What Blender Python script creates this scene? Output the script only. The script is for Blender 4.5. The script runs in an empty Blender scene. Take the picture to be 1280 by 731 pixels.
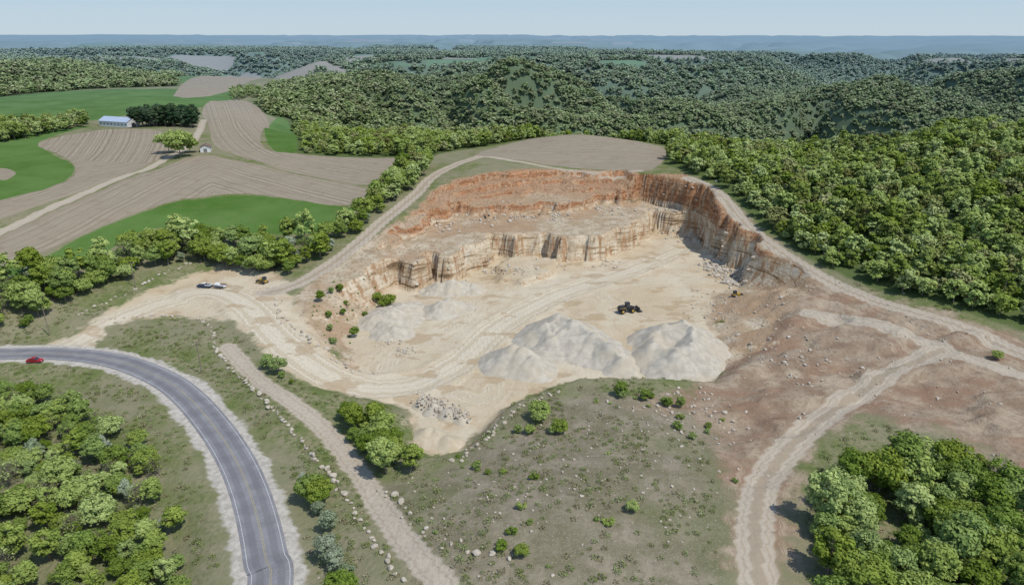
import bpy, bmesh, math, random
import numpy as np
from mathutils import Vector, Matrix
random.seed(7); rng=np.random.default_rng(7)
D=bpy.data; S=bpy.context.scene
COL=S.collection
# ------------------------------------------------------------------ survey mapping (photo -> ground metres)
CAMH=100.0; F=853.0; TH=math.radians(20.8)
def ray(u,v):
    px=(u-640)/F; py=(365.5-v)/F
    return np.array([px, math.cos(TH)+py*math.sin(TH), -math.sin(TH)+py*math.cos(TH)])
def W(u,v,z=0.0):
    d=ray(u,v); t=(z-CAMH)/d[2]
    return (d[0]*t, d[1]*t)
# ------------------------------------------------------------------ noise
def _h(ix,iy,s):
    n=(ix.astype(np.int64)*374761393+iy.astype(np.int64)*668265263+s*974634777)&0x7fffffff
    n=((n^(n>>13))*1274126177)&0x7fffffff
    n=n^(n>>16)
    return (n&0xffff)/65535.0
def vn(x,y,s=0):
    ix=np.floor(x); iy=np.floor(y); fx=x-ix; fy=y-iy
    fx=fx*fx*fx*(fx*(fx*6-15)+10); fy=fy*fy*fy*(fy*(fy*6-15)+10)
    a=_h(ix,iy,s); b=_h(ix+1,iy,s); c=_h(ix,iy+1,s); d=_h(ix+1,iy+1,s)
    return (a*(1-fx)+b*fx)*(1-fy)+(c*(1-fx)+d*fx)*fy
def fbm(x,y,o=4,s=0):
    r=0;a=.5;t=0
    for i in range(o):
        r=r+a*vn(x,y,s+i*17); t+=a; a*=.5; x,y=x*1.97*.8-y*1.97*.6+3.1, x*1.97*.6+y*1.97*.8+7.7
    return r/t
def sst(a,b,x):
    t=np.clip((x-a)/(b-a),0,1); return t*t*(3-2*t)
# ------------------------------------------------------------------ base land surface
CP=[(0,443,5),(150,452,5),(262,525,5),(322,640,5),(345,731,5),(-200,450,5),(80,600,3),(0,731,1),(150,700,2),
(230,420,7),(330,500,7),(400,600,7),(480,700,8),(270,355,9),(200,380,8),(330,350,10),(0,400,9),(100,370,10),(60,340,15),
(0,345,20),(200,265,22),(400,262,20),(100,250,25),(300,220,25),(450,215,25),(100,190,27),(0,250,26),(280,150,28),
(420,320,14),(480,270,20),(540,220,26),(600,215,28),(700,205,28),(800,208,28),(880,240,26),(900,262,22),(940,300,17),
(1000,345,13),(1100,385,11),(1280,440,10),(620,185,29),(720,168,30),(820,180,28),
(1000,420,6),(1100,450,6),(1280,520,7),(1150,560,6),(960,560,5),(1000,650,6),(1280,731,4),(1100,731,5),
(650,520,5),(750,500,5),(870,500,4),(700,600,9),(800,600,9),(620,680,10),(800,700,9),(880,600,6),(560,620,8),
(560,580,5),(600,540,4),(900,480,3),(380,400,7),(400,440,5),(700,350,10),(600,400,7),(800,400,7),
(1100,330,16),(1200,380,14),(1280,400,12),(1000,250,26),(1100,250,28),(1200,280,24),(1280,300,22),(1050,190,34),(1150,185,34),(1280,205,32),(900,190,28)]
C3=[(*W(u,v,z),z) for u,v,z in CP]
C3+=[(0,640,-25),(-100,720,-40),(150,750,-60),(300,820,-85),(-130,560,20),(100,600,-5),(350,720,-60),(600,720,-50),(500,900,-95),(800,800,-90),(700,500,5),(900,500,-20),
(-270,1150,26),(0,1200,30),(170,1180,26),(-200,900,-5),(0,950,-10),(200,1000,-25),(430,1050,-60),(-350,1000,22),(-250,750,5),
(0,1600,-70),(330,1400,-95),(900,1400,18),(650,1250,0),(1100,1250,20),(600,1700,-70),(-300,1600,-10),(-500,500,28),(-800,600,22),(-700,1000,28),(-450,1200,28),(-1000,1200,20),(-900,1700,22),
(-330,600,27),(-330,780,28),(-420,950,28),(1200,1000,-60),(0,0,0),(-200,0,0),(300,50,0),(0,-400,-10),(600,100,0),(-500,100,5)]
C3=np.array(C3)
_r=np.sqrt((C3[:,None,0]-C3[None,:,0])**2+(C3[:,None,1]-C3[None,:,1])**2+18.0**2)
_n=len(C3); A=np.ones((_n+1,_n+1)); A[:_n,:_n]=_r-np.eye(_n)*1.5; A[_n,_n]=0
w=np.linalg.solve(A,np.append(C3[:,2],0))
def B(x,y):
    x=np.asarray(x,float); y=np.asarray(y,float); r=np.full(x.shape,w[-1])
    for i in range(_n): r=r+w[i]*np.sqrt((x-C3[i,0])**2+(y-C3[i,1])**2+324.0)
    d=np.hypot(x,y); wf=sst(1450,2100,d)
    n=fbm(x/1900,y/1100,4,5); v=sst(.17,.0,abs(n-.5))
    n2=fbm(x/620+9,y/480,3,8); v2=sst(.15,0,abs(n2-.5))
    amp=1-.3*sst(6000,14000,d)
    f=20+50*(fbm(x/2600,y/1300,3,9)-.5)+60*(fbm(x/9000,y/3000,3,19)-.5)*sst(3000,9000,d)-(110*v+60*v2*(1-v))*amp
    f=f-34*sst(0,3000,x)*sst(1500,4000,y)
    return r*(1-wf)+f*wf
TT=35*1.006**np.arange(1150)
def U(u,v):
    d=ray(u,v); d=d/np.linalg.norm(d)
    t=TT; z=100+d[2]*t; b=B(d[0]*t,d[1]*t); k=np.nonzero(z<b)[0]
    if len(k)==0 or k[0]==0: return (d[0]*9000,d[1]*9000)
    i=k[0]; a0=z[i-1]-b[i-1]; a1=b[i]-z[i]; f=a0/(a0+a1); tt=t[i-1]+f*(t[i]-t[i-1])
    return (d[0]*tt,d[1]*tt)
def UL(L): return [U(u,v) for u,v in L]
def cr(P,n=6,closed=False):
    P=[np.array(p,float) for p in P]; m=len(P); out=[]
    rngi=range(m) if closed else range(m-1)
    for i in rngi:
        if closed: p0,p1,p2,p3=P[i-1],P[i],P[(i+1)%m],P[(i+2)%m]
        else: p0,p1,p2,p3=P[max(i-1,0)],P[i],P[i+1],P[min(i+2,m-1)]
        for k in range(n):
            t=k/n; out.append(.5*((2*p1)+(-p0+p2)*t+(2*p0-5*p1+4*p2-p3)*t*t+(-p0+3*p1-3*p2+p3)*t**3))
    if not closed: out.append(P[-1])
    return np.array(out)
def sdf(x,y,P,clip=60.):
    P=np.asarray(P); out=np.full(x.shape,-clip)
    m=(x>P[:,0].min()-clip)&(x<P[:,0].max()+clip)&(y>P[:,1].min()-clip)&(y<P[:,1].max()+clip)
    if not m.any(): return out
    X=x[m];Y=y[m]; d=np.full(X.shape,1e12); ins=np.zeros(X.shape,bool)
    for i in range(len(P)):
        ax,ay=P[i-1]; bx,by=P[i]; ex,ey=bx-ax,by-ay; L=ex*ex+ey*ey+1e-9
        t=np.clip(((X-ax)*ex+(Y-ay)*ey)/L,0,1)
        d=np.minimum(d,(X-ax-t*ex)**2+(Y-ay-t*ey)**2)
        if abs(ey)>1e-9:
            c=((ay>Y)!=(by>Y))&(X<ax+(Y-ay)*ex/ey); ins^=c
    d=np.sqrt(d); out[m]=np.maximum(np.where(ins,d,-d),-clip)
    return out
def pd(x,y,L,clip=60.,col=None):
    L=np.asarray(L); out=np.full(x.shape,clip); zz=np.zeros(x.shape)
    m=(x>L[:,0].min()-clip)&(x<L[:,0].max()+clip)&(y>L[:,1].min()-clip)&(y<L[:,1].max()+clip)
    X=x[m];Y=y[m]; d=np.full(X.shape,1e12); z=np.zeros(X.shape)
    for i in range(len(L)-1):
        ax,ay=L[i][:2]; bx,by=L[i+1][:2]; ex,ey=bx-ax,by-ay; q=ex*ex+ey*ey+1e-9
        t=np.clip(((X-ax)*ex+(Y-ay)*ey)/q,0,1); dd=(X-ax-t*ex)**2+(Y-ay-t*ey)**2
        k=dd<d; d=np.where(k,dd,d)
        if col is not None: z=np.where(k,L[i][col]*(1-t)+L[i+1][col]*t,z)
    out[m]=np.minimum(np.sqrt(d),clip); zz[m]=z
    return (out,zz) if col is not None else out
# ------------------------------------------------------------------ layout
P2=[W(u,v,0) for u,v in [(455,400),(474,372),(496,360),(520,364),(540,350),(566,352),(586,338),(608,336),(618,320),(650,324),(680,320),(700,326),(740,326),(772,316),(798,306),(806,289),(868,294),(885,312),(893,328),(935,345),(925,360),(895,368),(882,395),(898,425),(903,455),(890,478),(800,476),(720,478),(670,492),(625,515),(600,540),(575,566),(545,572),(520,560),(518,520),(480,498),(430,480),(450,450),(430,425)]]
KC=[(*W(u,v,0),k) for u,v,k in [(455,400,.7),(490,370,2.5),(520,355,6),(560,345,8),(620,322,9),(680,322,9),(740,326,9),(800,300,9),(830,290,9),(870,292,8),(885,312,7),(910,335,5),(935,345,4),(920,370,.25),(890,400,.2),(900,450,.25),(890,480,.6),(800,478,.8),(720,480,.8),(625,515,.8),(575,566,.8),(520,550,.6),(480,498,.5),(430,470,.3),(430,425,.5)]]
P15=[W(u,v,12) for u,v in [(430,372),(452,340),(480,318),(512,296),(545,283),(572,270),(612,273),(650,268),(700,266),(745,258),(790,254),(845,256),(866,266),(878,282),(886,300),(922,325),(948,340),(975,362),(940,400),(500,450),(440,420)]]
P1=UL([(372,385),(385,362),(430,325),(480,292),(530,258),(548,238),(575,225),(640,215),(700,211),(780,214),(850,227),(897,253),(925,285),(960,312),(1008,347),(985,380)])+[W(900,400,0),W(700,450,0),W(500,450,0),W(400,430,3)]
LEDGE=[W(u,v,1) for u,v in [(612,336),(640,322),(700,325),(692,345),(655,354),(625,350)]]
HW=cr([U(u,v) for u,v in [(-420,470),(-200,448),(0,443),(80,443),(150,452),(215,480),(262,525),(298,580),(320,640),(333,700),(338,731)]]+[(-39,70),(-38,30),(-44,-60)],8)
HWP=np.column_stack([HW,np.full(len(HW),5.0)])
RAMP=cr([(*U(250,362),9),(*U(300,375),9),(*W(340,415,7.),7.),(*W(400,462,4.),4.),(*W(460,483,1.4),1.4),(*W(520,478,0),0)],6)
ROADS=[ # centreline, half width
 (cr(UL([(285,432),(330,480),(400,530),(450,590),(500,665),(560,735),(610,800)])),2.3),
 (cr(UL([(330,365),(375,352),(430,316),(480,274),(520,242),(548,216),(600,196)])),3.0),
 (cr([W(u,v,28) for u,v in [(600,197),(660,205),(740,212),(800,213)]]),1.4),
 (cr(UL([(860,222),(900,243),(937,285),(1010,336),(1100,378),(1200,408),(1290,442),(1400,470)])),2.8),
 (cr(UL([(1010,392),(1100,408),(1200,440),(1290,468)])),2.3),
 (cr(UL([(960,790),(945,700),(945,640),(965,585),(1040,512),(1120,462),(1180,432)])),3.2),
 (cr(UL([(-80,322),(0,288),(110,240),(190,207),(235,183),(248,165),(255,150)])),2.2)]
PE=cr(UL([(40,441),(100,412),(180,365),(240,342),(290,330),(350,345),(372,385)])+[W(425,448,3),W(480,470,0),W(500,505,0),W(455,508,1),W(395,488,3)]+UL([(340,452),(300,408),(240,394),(170,397),(130,412),(112,440)]),4,True)
MAIN=cr([U(75,437),U(130,408),U(200,378),U(265,366),U(310,384),W(345,420,7),W(400,464,4),W(465,486,1),W(530,478,0),W(585,445,0),W(630,405,0),W(700,368,0),W(790,338,0),W(850,312,0)],6)
TRK=[cr([W(u,v,0) for u,v in l],5) for l in [[(480,485),(560,484),(640,400),(760,360),(860,350),(930,350)],[(540,480),(600,500),(620,480)],[(650,360),(720,350),(800,400),(880,395)],[(900,420),(960,400),(1050,420),(1150,470)],[(900,470),(980,480),(1080,500),(1250,560)],[(500,440),(580,400),(600,350)],[(480,460),(520,430),(600,440)]]]
FT=[cr(UL(l),4,True) for l in [
 [(48,178),(125,163),(200,165),(213,190),(190,203),(120,233),(40,260),(-30,282),(-30,262),(60,236),(95,215),(80,195)],
 [(-60,318),(0,293),(110,246),(200,210),(250,196),(300,202),(400,226),(458,238),(432,258),(330,244),(250,246),(200,256),(100,293),(-60,352)],
 [(255,132),(300,125),(335,150),(325,178),(370,192),(440,197),(525,198),(505,216),(462,233),(390,222),(300,196),(268,182),(262,160)],
 [(225,108),(300,90),(430,88),(380,98),(290,113)],[(140,71),(225,69),(290,70),(285,88),(235,84)],
 [(-8,224),(-8,212),(10,211),(20,218),(8,226)]]]
FT.append(cr([W(u,v,28.5) for u,v in [(592,195),(660,176),(720,167),(825,184),(815,211),(740,208),(660,202)]],4,True))
GUIDE=[cr(UL([(20,150),(125,152),(235,150),(250,200),(190,215),(120,245),(0,285),(-200,360)])),cr(UL([(-200,380),(0,288),(110,241),(200,205),(250,190),(300,196),(400,220),(500,240)])),cr(UL([(240,110),(250,132),(256,165),(285,198),(390,226),(470,238),(560,235)])),cr(UL([(200,118),(290,116),(440,100)])),cr(UL([(130,90),(290,92)])),cr(UL([(-60,240),(60,240)])),cr([W(540,240,28),W(620,216,28),W(740,216,28),W(850,222,28),W(930,240,28)])]
FG=[cr(UL(l),4,True) for l in [
 [(-200,390),(0,333),(100,295),(200,258),(250,248),(330,246),(430,260),(440,268),(400,290),(200,285),(120,325),(50,345),(-200,430)],
 [(-300,250),(-100,190),(0,172),(115,158),(60,172),(50,182),(90,205),(85,222),(50,240),(0,260),(-100,300),(-300,330)],
 [(-300,175),(0,122),(110,113),(260,112),(300,118),(250,135),(180,140),(120,150),(0,150),(-300,200)],
 [(335,158),(360,152),(372,185),(335,180)],[(225,96),(290,93),(300,100),(230,104)]]]
OPEN=np.array([(-700,50)]+UL([(-300,200),(-100,140),(0,122),(110,112),(225,108),(225,98),(300,90),(440,88),(400,100),(335,108),(308,135),(352,150),(335,175),(372,192),(450,199),(530,199),(560,190)])+[W(u,v,28.5) for u,v in [(620,182),(700,165),(760,165),(833,183),(828,205)]]+UL([(892,230),(936,268),(975,300),(1026,332),(1100,364),(1290,418),(1500,480)])+[(420,60),(420,-200),(-700,-200)])
RED=UL([(870,222),(930,270),(1000,335),(1100,373),(1290,425),(1400,460),(1400,640),(1290,590),(1180,540),(1080,520),(1010,560),(985,640),(990,800),(925,800),(915,640),(900,560),(860,520),(790,510),(850,490),(900,470),(890,400),(950,360),(900,300)])
MND=UL([(540,600),(620,540),(700,488),(800,490),(900,520),(940,620),(925,800),(600,800),(530,680),(480,600)])
def H(x,y):
    x=np.asarray(x,float); y=np.asarray(y,float); sh=x.shape; x=x.ravel(); y=y.ravel()
    z=B(x,y)
    dO=sdf(x,y,OPEN,200.)
    fo=sst(30,200,-dO)*(1-sst(1500,2200,np.hypot(x,y)))
    z=z+fo*(sst(0,.16,abs(fbm(x/360,y/300,3,40)-.5))-.7)*80*np.clip(y/800,.35,1)
    z=z+(fbm(x/40,y/40,3,3)-.5)*3*sst(0,-30,-dO)*0.8+(fbm(x/6,y/6,3,4)-.5)*.5*(y<700)
    m=(x>-200)&(x<330)&(y>60)&(y<480)
    X=x[m];Y=y[m];Z=z[m]
    sp1=sdf(X,Y,P1,40); s1=sp1+(fbm(X/12,Y/12,4,21)-.5)*13+(vn(X/2.8,Y/2.8,29)-.5)*1.6
    # tiers of stripped overburden below the rim
    prof=np.interp(s1,[0,1.2,7,8.2,15,16.2,40],[0,.20,.22,.38,.41,.54,.60])
    Z=Z-np.maximum(Z-12.,0)*prof+sst(0,3,s1)*(fbm(X/4.5,Y/4.5,3,22)-.5)*1.8
    d15=-sdf(X,Y,P15,60)+(fbm(X/9,Y/9,4,23)-.5)*15+(vn(X/2.6,Y/2.6,25)-.5)*2.4
    up=np.maximum(d15,0)*4.5; lv=up/3.1; up=.3*up+.7*(np.floor(lv)+sst(0,.45,lv-np.floor(lv)))*3.1
    bench=11.6+2.2*sst(-10,0,d15)*fbm(X/5,Y/5,3,27)+(fbm(X/6,Y/6,3,28)-.5)*.9
    Z=np.minimum(Z,bench+up+np.maximum(-sp1-1,0)*6)
    s2=sdf(X,Y,P2,90.)
    num=0;den=0
    for a,b,k in KC:
        ww=1/((X-a)**2+(Y-b)**2+30)**2; num=num+ww*math.log(k); den=den+ww
    K=np.exp(num/den); steep=sst(1,5,K)
    d=-s2+(fbm(X/7,Y/7,4,31)-.5)*(2+8*steep)+(np.abs(vn(X/2.4,Y/2.4,33)-.5))*2.4*steep
    hole=K*np.maximum(d,0)
    lv=hole/3.4; led=(np.floor(lv)+sst(.0,.45,lv-np.floor(lv)))*3.4
    hole=hole*(1-.5*steep)+led*.5*steep
    hole=hole+steep*1.6*np.maximum(0,fbm(X/5,Y/5,3,36)-.45)*sst(-5,0,-s2)*4*(hole<3)
    hole=hole+(1-steep)*sst(.5,6,-s2)*(fbm(X/5,Y/5,4,35)-.5)*1.6
    Z=np.minimum(Z,hole)
    le=sdf(X,Y,LEDGE,20)+(fbm(X/4,Y/4,3,37)-.5)*5; Z=np.maximum(Z,np.minimum(2.4,le*1.8)*(s2>-1)-(s2<=-1)*99)
    rr=sst(0,10,sdf(X,Y,RED,30)); sc=fbm(X/28+2,Y/10,4,60)
    Z=Z+rr*(sst(.45,.55,sc)-.5)*1.8+rr*(fbm(X/4,Y/4,3,61)-.5)*1.2
    dm=pd(X,Y,MAIN,40)
    Z=Z+sst(0,3,s2)*((fbm(X/14,Y/14,3,62)-.5)*1.0+(fbm(X/3,Y/3,2,63)-.5)*.35*sst(3,7,dm)+.7*np.exp(-((dm-6.5)/1.3)**2)*fbm(X/6,Y/6,2,64))
    dr,zr=pd(X,Y,RAMP,30,2)
    q=sst(11,4.5,dr); Z=Z*(1-q)+zr*q
    Z=Z+.9*np.exp(-((dr-7.5)/1.2)**2)*fbm(X/4,Y/4,2,65)*(Y<246)
    z[m]=Z
    for L,hw in ROADS:
        dd=pd(x,y,L,20); q=sst(hw+1.5,hw-1,dd); z=z-q*.25
    dh,zh=pd(x,y,HWP,60,2); q=sst(16,6.5,dh); z=z*(1-q)+zh*q
    return z.reshape(sh)
def Hs(x,y): return float(H(np.array([x]),np.array([y]))[0])
# ------------------------------------------------------------------ node helper
class NB:
    def __init__(s,name):
        s.m=D.materials.new(name); s.m.use_nodes=True; s.t=s.m.node_tree; s.t.nodes.clear()
        s.out=s.n('ShaderNodeOutputMaterial'); s.geo=s.n('ShaderNodeNewGeometry')
    def n(s,t,**k):
        o=s.t.nodes.new(t)
        for a,b in k.items(): setattr(o,a,b)
        return o
    def set(s,i,v):
        if isinstance(v,bpy.types.NodeSocket): s.t.links.new(v,i)
        elif v is not None:
            if isinstance(v,(tuple,list)) and len(v)==3 and i.type=='RGBA': v=(*v,1)
            i.default_value=v
    def math(s,op,a,b=None,c=None):
        o=s.n('ShaderNodeMath',operation=op)
        for i,v in enumerate((a,b,c)): s.set(o.inputs[i],v)
        return o.outputs[0]
    def mr(s,v,a,b,c=0.,d=1.,sm=True):
        o=s.n('ShaderNodeMapRange',interpolation_type='SMOOTHSTEP' if sm else 'LINEAR')
        for i,q in enumerate((v,a,b,c,d)): s.set(o.inputs[i],q)
        return o.outputs[0]
    def mix(s,f,a,b,bt='MIX'):
        o=s.n('ShaderNodeMix',data_type='RGBA',blend_type=bt)
        s.set(o.inputs[0],f); s.set(o.inputs[6],a); s.set(o.inputs[7],b); return o.outputs[2]
    def vec(s,sx,sy,sz,src=None):
        o=s.n('ShaderNodeVectorMath',operation='MULTIPLY'); s.set(o.inputs[0],src or s.geo.outputs['Position']); o.inputs[1].default_value=(sx,sy,sz); return o.outputs[0]
    def noise(s,sc,det=3,v=None,rough=.55,w=None):
        o=s.n('ShaderNodeTexNoise'); 
        if w is not None: o.noise_dimensions='1D'; s.set(o.inputs['W'],w)
        else: s.set(o.inputs['Vector'],v or s.geo.outputs['Position'])
        o.inputs['Scale'].default_value=sc; o.inputs['Detail'].default_value=det; o.inputs['Roughness'].default_value=rough
        return o.outputs[0]
    def attr(s,name):
        o=s.n('ShaderNodeAttribute'); o.attribute_name=name; return o
    def aerial(s,c,hc=(.20,.295,.375)):   # blue-grey air haze painted into the base colour, stronger farther from the origin
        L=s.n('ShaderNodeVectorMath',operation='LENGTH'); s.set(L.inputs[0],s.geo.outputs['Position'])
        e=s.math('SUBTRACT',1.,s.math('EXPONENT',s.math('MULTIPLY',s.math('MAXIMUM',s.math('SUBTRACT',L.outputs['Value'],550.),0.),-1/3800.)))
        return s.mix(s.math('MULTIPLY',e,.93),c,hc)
    def finish(s,col,rough=.9,bump=None,bs=.5,bd=.3,metal=0,spec=.2):
        if spec<.15:
            p=s.n('ShaderNodeBsdfDiffuse'); s.set(p.inputs['Color'],col)
        else:
            p=s.n('ShaderNodeBsdfPrincipled'); s.set(p.inputs['Base Color'],col); s.set(p.inputs['Roughness'],rough); p.inputs['Metallic'].default_value=metal
            p.inputs['Specular IOR Level'].default_value=spec
        if bump is not None:
            b=s.n('ShaderNodeBump'); b.inputs['Strength'].default_value=bs; b.inputs['Distance'].default_value=bd; s.set(b.inputs['Height'],bump); s.t.links.new(b.outputs[0],p.inputs['Normal'])
        s.t.links.new(p.outputs[0],s.out.inputs[0]); return s.m
def simple(name,col,rough=.6,var=.15,sc=2.,metal=0,spec=.4):
    b=NB(name); n=b.noise(sc,3); c=b.mix(b.mr(n,.3,.7),tuple(x*(1-var) for x in col),tuple(min(1,x*(1+var)) for x in col)); return b.finish(c,rough,metal=metal,spec=spec)
# ------------------------------------------------------------------ terrain mesh
def grow(a,step,r,end):
    o=[a]
    while o[-1]<end: step*=r; o.append(o[-1]+step)
    return o[1:]
xp=list(np.arange(0,330,1.2))+list(np.arange(330,820,2.8)); xp+=grow(xp[-1],2.8,1.05,32000)
xs=np.array([-a for a in xp[:0:-1]]+xp)
ys=list(np.arange(60,410,1.0))+list(np.arange(410,700,1.9))+list(np.arange(700,1600,4.5)); ys+=grow(ys[-1],4.5,1.022,34000)
ys=np.array([-3000,-1500,-700,-300,-100,0,20,35,48]+ys)
X,Y=np.meshgrid(xs,ys); x=X.ravel(); y=Y.ravel(); z=H(x,y)
nx,ny=len(xs),len(ys)
me=D.meshes.new('terrain'); me.vertices.add(nx*ny); me.vertices.foreach_set('co',np.column_stack([x,y,z]).ravel().astype(np.float32))
i=np.arange((ny-1)*(nx-1)); a=(i//(nx-1))*nx+i%(nx-1); q=np.column_stack([a,a+1,a+nx+1,a+nx]).astype(np.int32)
me.loops.add(q.size); me.loops.foreach_set('vertex_index',q.ravel()); me.polygons.add(len(q)); me.polygons.foreach_set('loop_start',np.arange(0,q.size,4,dtype=np.int32)); me.update(calc_edges=True)
me.polygons.foreach_set('use_smooth',np.ones(len(q),bool))
def addattr(me,name,v):
    at=me.attributes.new(name,'FLOAT','POINT'); at.data.foreach_set('value',np.ascontiguousarray(v,dtype=np.float32))
dT=np.full(x.shape,-400.); row=np.abs(x*.3+y)
for P,G in zip(FT,GUIDE):
    s_=sdf(x,y,P,60.); k=(s_>dT)&(s_>-12); dT=np.maximum(dT,s_)
    kk=np.nonzero(k)[0]
    if len(kk): row[kk]=pd(x[kk],y[kk],G,5000.)
dG=np.max([sdf(x,y,P,60.) for P in FG],0)
dO=sdf(x,y,OPEN,100.)
def farT(x,y,z): return np.where((np.hypot(x,y)>2300)&(z>12),(fbm(x/500,y/380,3,90)-.66)*400,-50)
def farG(x,y,z): return np.where((np.hypot(x,y)>2000)&(z>8),(fbm(x/500,y/400,3,95)-.64)*400,-50)
dT=np.maximum(dT,farT(x,y,z)); dG=np.maximum(dG,farG(x,y,z))
addattr(me,'tan',dT); addattr(me,'row',row); addattr(me,'green',dG); addattr(me,'open',dO)
addattr(me,'red',sdf(x,y,RED,60)); addattr(me,'mound',sdf(x,y,MND,60))
s2=sdf(x,y,P2,60); pe=sdf(x,y,PE,60)
rampd=4.5-pd(x,y,RAMP,60)
addattr(me,'pale',np.maximum(np.maximum(s2,pe),rampd))
addattr(me,'quarry',np.maximum(np.maximum(sdf(x,y,P1,60)+2,s2),sdf(x,y,P15,60)+4))
rd=np.full(x.shape,-60.)
for L,hw in ROADS: rd=np.maximum(rd,hw-pd(x,y,L,60))
addattr(me,'road',rd)
addattr(me,'hwy',pd(x,y,HWP[:, :2],60))
tk=np.full(x.shape,60.)
for L in TRK+[MAIN]+[r[0] for r in ROADS]: tk=np.minimum(tk,pd(x,y,L,60))
addattr(me,'track',tk); addattr(me,'haul',pd(x,y,MAIN,60))
T=D.objects.new('terrain_ground',me); COL.objects.link(T)
b=NB('terrain_mat'); A_=lambda n:b.attr(n).outputs['Fac']
nL=b.noise(.03,3); nM=b.noise(.15,4); nF=b.noise(.9,3); nV=b.noise(4.,2)
def layer(prev,col,d,ns,amp,soft):
    e=b.math('MULTIPLY_ADD',b.math('SUBTRACT',ns,.5),amp,d); return b.mix(b.mr(e,-soft,soft),prev,col)
grass=b.mix(b.mr(nM,.35,.65),(.15,.175,.065),(.25,.23,.14)); grass=b.mix(b.mr(nF,.4,.75),grass,(.10,.14,.045)); grass=b.mix(b.mr(nL,.42,.6,0,.65),grass,(.26,.235,.16))
vo=b.n('ShaderNodeTexVoronoi'); vo.inputs['Scale'].default_value=.07
canopy=b.mix(b.mr(vo.outputs['Distance'],.1,.75),(.15,.20,.07),(.08,.11,.04)); canopy=b.mix(b.mr(nL,.4,.6,0,.5),canopy,(.10,.135,.05))
col=layer(grass,canopy,b.math('MULTIPLY',A_('open'),-1.),nM,6,2.)
g=b.mix(b.mr(nL,.3,.7),(.07,.145,.03),(.11,.195,.055)); g=b.mix(b.mr(nM,.45,.7,0,.4),g,(.13,.18,.06))
col=layer(col,g,A_('green'),nF,1.2,.5)
r1=b.noise(.55,4,w=A_('row'),rough=.8)
t=b.mix(b.mr(r1,.36,.64),(.22,.185,.135),(.36,.315,.245)); t=b.mix(b.mr(nL,.35,.65,0,.5),t,(.30,.255,.185)); t=b.mix(b.mr(nM,.5,.7,0,.45),t,(.23,.185,.13))
col=layer(col,t,A_('tan'),nF,1.,.5)
md=b.mix(b.mr(nM,.35,.62),(.28,.245,.18),(.175,.16,.10)); md=b.mix(b.mr(nF,.45,.7),md,(.215,.19,.135)); md=b.mix(b.mr(b.math('ADD',nL,b.math('MULTIPLY',nV,.15)),.57,.70,0,.6),md,(.13,.15,.06)); md=b.mix(b.mr(nV,.58,.7,0,.75),md,(.40,.36,.28))
col=layer(col,md,A_('mound'),nM,22,3)
rdn=b.mix(b.mr(nM,.3,.7),(.245,.175,.12),(.37,.30,.22)); rdn=b.mix(b.mr(nF,.45,.75,0,.7),rdn,(.19,.14,.10)); rdn=b.mix(b.mr(b.noise(.05,3,v=b.vec(1,2.2,1)),.48,.62,0,.75),rdn,(.26,.165,.11)); rdn=b.mix(b.mr(nV,.6,.72,0,.6),rdn,(.42,.365,.29))
tr=b.noise(.9,3,w=A_('track'),rough=.6)
tf=b.math('MULTIPLY',b.mr(A_('track'),3,9,1,0),b.mr(nM,.35,.6))
rdn=b.mix(b.math('MULTIPLY',tf,b.mr(tr,.45,.55,0,.7)),rdn,(.43,.355,.26))
col=layer(col,rdn,A_('red'),nM,16,2.5)
sx=b.n('ShaderNodeSeparateXYZ'); b.set(sx.inputs[0],b.geo.outputs['Position']); zc=sx.outputs[2]
q=b.mix(b.mr(nM,.35,.65),(.38,.30,.20),(.51,.44,.33)); q=b.mix(b.mr(nF,.46,.68,0,.8),q,(.25,.185,.12)); q=b.mix(b.mr(nL,.48,.58,0,.7),q,(.35,.235,.145))
qr=b.mix(b.math('MULTIPLY',b.mr(b.math('MULTIPLY_ADD',nM,12.,zc),21,28),.75),q,b.mix(b.mr(nF,.4,.6),(.39,.24,.14),(.25,.14,.08)))
col=layer(col,qr,A_('quarry'),nM,8,1.5)
pl=b.mix(b.mr(nL,.35,.65),(.50,.415,.285),(.565,.50,.38)); pl=b.mix(b.mr(nM,.42,.7,0,.75),pl,(.46,.36,.235))
pl=b.mix(b.math('MULTIPLY',tf,b.mr(tr,.4,.6,0,.7)),pl,(.60,.545,.43))
pl=b.mix(b.math('MULTIPLY',tf,b.mr(b.noise(1.3,2,w=A_('track')),.52,.62,0,.5)),pl,(.38,.305,.205))
ha=b.mr(b.math('MULTIPLY_ADD',nM,3.,A_('haul')),8.5,6.); hcol=b.mix(b.mr(b.noise(1.1,3,w=A_('haul')),.42,.58),(.46,.39,.28),(.60,.55,.44))
pl=b.mix(b.math('MULTIPLY',ha,.75),pl,hcol)
pl=b.mix(b.mr(b.noise(.07,3,v=b.vec(1,1.6,1)),.57,.62,0,.65),pl,(.38,.285,.175))
pl=b.mix(b.mr(nV,.55,.75,0,.35),pl,(.40,.34,.25))
col=layer(col,pl,A_('pale'),nM,7,.9)
ro=b.mix(b.mr(b.noise(.8,2,w=A_('road')),.4,.6),(.34,.28,.205),(.46,.405,.325)); ro=b.mix(b.mr(nF,.4,.8,0,.5),ro,(.32,.265,.2))
col=layer(col,ro,A_('road'),nF,2.4,.8)
sh=b.math('SUBTRACT',5.8,A_('hwy')); col=layer(col,b.mix(b.mr(nF,.3,.7),(.38,.35,.30),(.52,.49,.43)),sh,nM,4.5,.6)
sn=b.n('ShaderNodeSeparateXYZ'); b.set(sn.inputs[0],b.geo.outputs['Normal'])
st=b.noise(1.,3,v=b.vec(.05,.05,.75),rough=.7); vs=b.noise(1.,3,v=b.vec(.45,.45,.06))
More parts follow.
